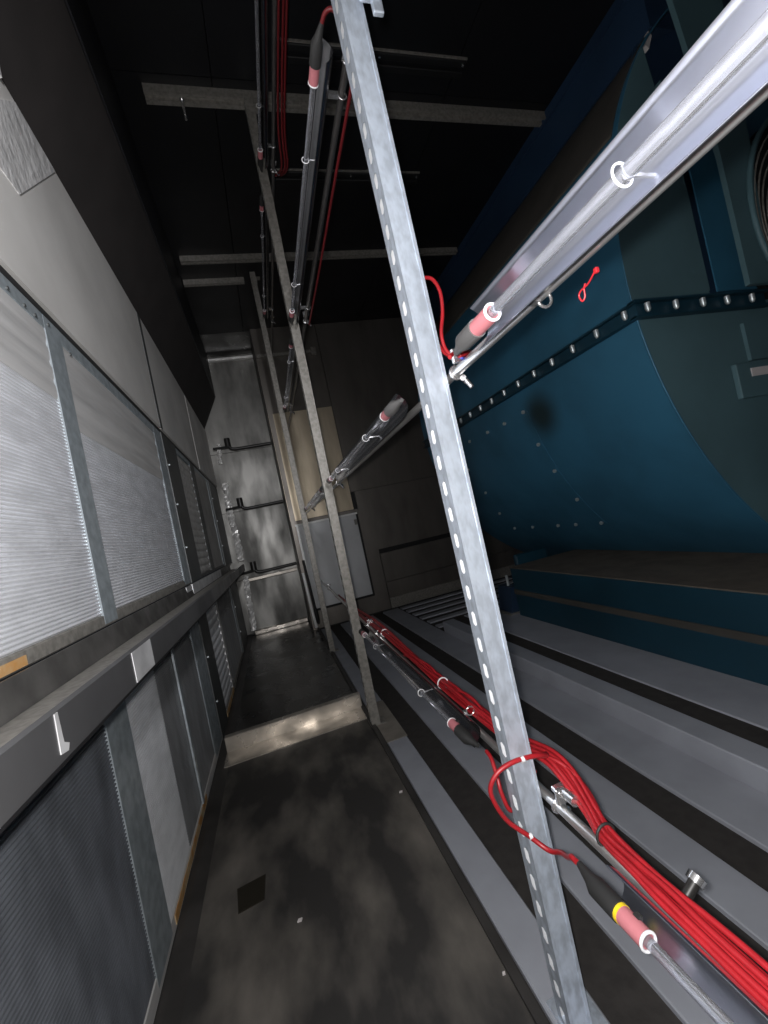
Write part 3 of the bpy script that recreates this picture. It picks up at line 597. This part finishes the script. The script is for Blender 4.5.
MB().tube(smooth_path([(0.292, 4.54, 0.75), (0.302, 4.52, 0.42), (0.308, 4.52, 0.24), (0.312, 4.52, 0.06)], 5), [0.014] * 11 + [0.022] * 3 + [0.02, 0.012], 10).build('black_seal', M['slot'], ga)
for z, lb in ((2.166, 'uppermost black pipe across the end recess'), (1.458, 'middle black pipe across the end recess'), (0.705, 'lowest black pipe across the end recess, at drain pan height')):
    t = thing('black_pipe', lb, 'pipe', (0.0, 5.1, z))
    pts = [(0.245, 5.1, z), (-0.1, 5.1, z - 0.005), (-0.19, 5.1, z), (-0.225, 5.1, z + 0.03), (-0.232, 5.1, z + 0.08), (-0.235, 5.1, z + 0.12)]
    MB().tube(smooth_path(pts, 4), 0.018, 10).build('pipe_run', M['darkpipe'], t)
    MB().tube([(-0.237, 5.1, z + 0.03), (-0.237, 5.1, z + 0.13)], 0.033, 10).build('elbow_sleeve', M['darkpipe'], t)
    MB().tube([(-0.23, 5.1, z + 0.03), (-0.40, 5.05, z + 0.02)], 0.014, 8).build('branch_pipe', M['darkpipe'], t)
def crumple(pts, wd, label):
    t = thing('foil_strip', label, 'foil', pts[0])
    b = MB(); vs = []
    sp = smooth_path(pts, 10)
    for q in sp:
        for u in (-1, -0.3, 0.35, 1):
            vs.append((q.x + u * wd + random.uniform(-.008, .008), q.y - 0.012 * (1 - abs(u)) + random.uniform(-.012, .012), q.z + random.uniform(-.006, .006)))
    b.add(vs, [(i * 4 + j, i * 4 + j + 1, i * 4 + j + 5, i * 4 + j + 4) for i in range(len(sp) - 1) for j in range(3)])
    o = b.build('foil_sheet', M['foil'], t); md = o.modifiers.new('thick', 'SOLIDIFY'); md.thickness = 0.003
crumple([(-0.36, 5.09, 0.87), (-0.352, 5.09, 1.1), (-0.365, 5.09, 1.35), (-0.362, 5.09, 1.6), (-0.355, 5.09, 1.79)], 0.032, 'crumpled bright foil strip at the end of the upper coils')
crumple([(-0.372, 5.09, 0.06), (-0.365, 5.09, 0.3), (-0.355, 5.09, 0.52), (-0.345, 5.09, 0.68)], 0.028, 'crumpled bright foil strip at the end of the lower coils')
crumple([(-0.36, 5.1, 2.02), (-0.345, 5.1, 2.12), (-0.33, 5.1, 2.25)], 0.018, 'small foil scrap beside the uppermost black pipe')

# ================================================================ SMALL FLOOR THINGS
th = thing('threshold_plate', 'worn bright metal threshold across the corridor floor', 'threshold', (0, 2.37, 0))
MB().box(-0.42, 0.302, 2.345, 2.385, 0.0, 0.078, 0.003).build('threshold_riser', M['thresh'], th)
MB().box(-0.42, 0.302, 2.20, 2.345, 0.0005, 0.005).build('threshold_foot', M['thresh'], th)
b = MB(); b.prism([(-0.302, 1.412), (-0.218, 1.424), (-0.22, 1.33), (-0.292, 1.32)], 'z', 0.0005, 0.003)
tag(b.build('floor_plate', M['patch']), 'small dark square plate on the sooty floor near the left coil', 'plate')
for i, (x, y, lb) in enumerate(((0.271, 1.545, 'pale flake on the floor by the slat edge'), (-0.126, 1.21, 'small pale flake in the middle of the corridor floor'), (0.285, 0.86, 'tiny pale flake at the right edge of the corridor floor'))):
    s = 0.007 if i < 2 else 0.004
    b = MB(); b.prism([(x - s, y - s * .4), (x + s * .6, y - s * .6), (x + s, y + s * .5), (x - s * .5, y + s * .7)], 'z', 0.0005, 0.004)
    tag(b.build('paint_flake', M['label']), lb, 'flake')
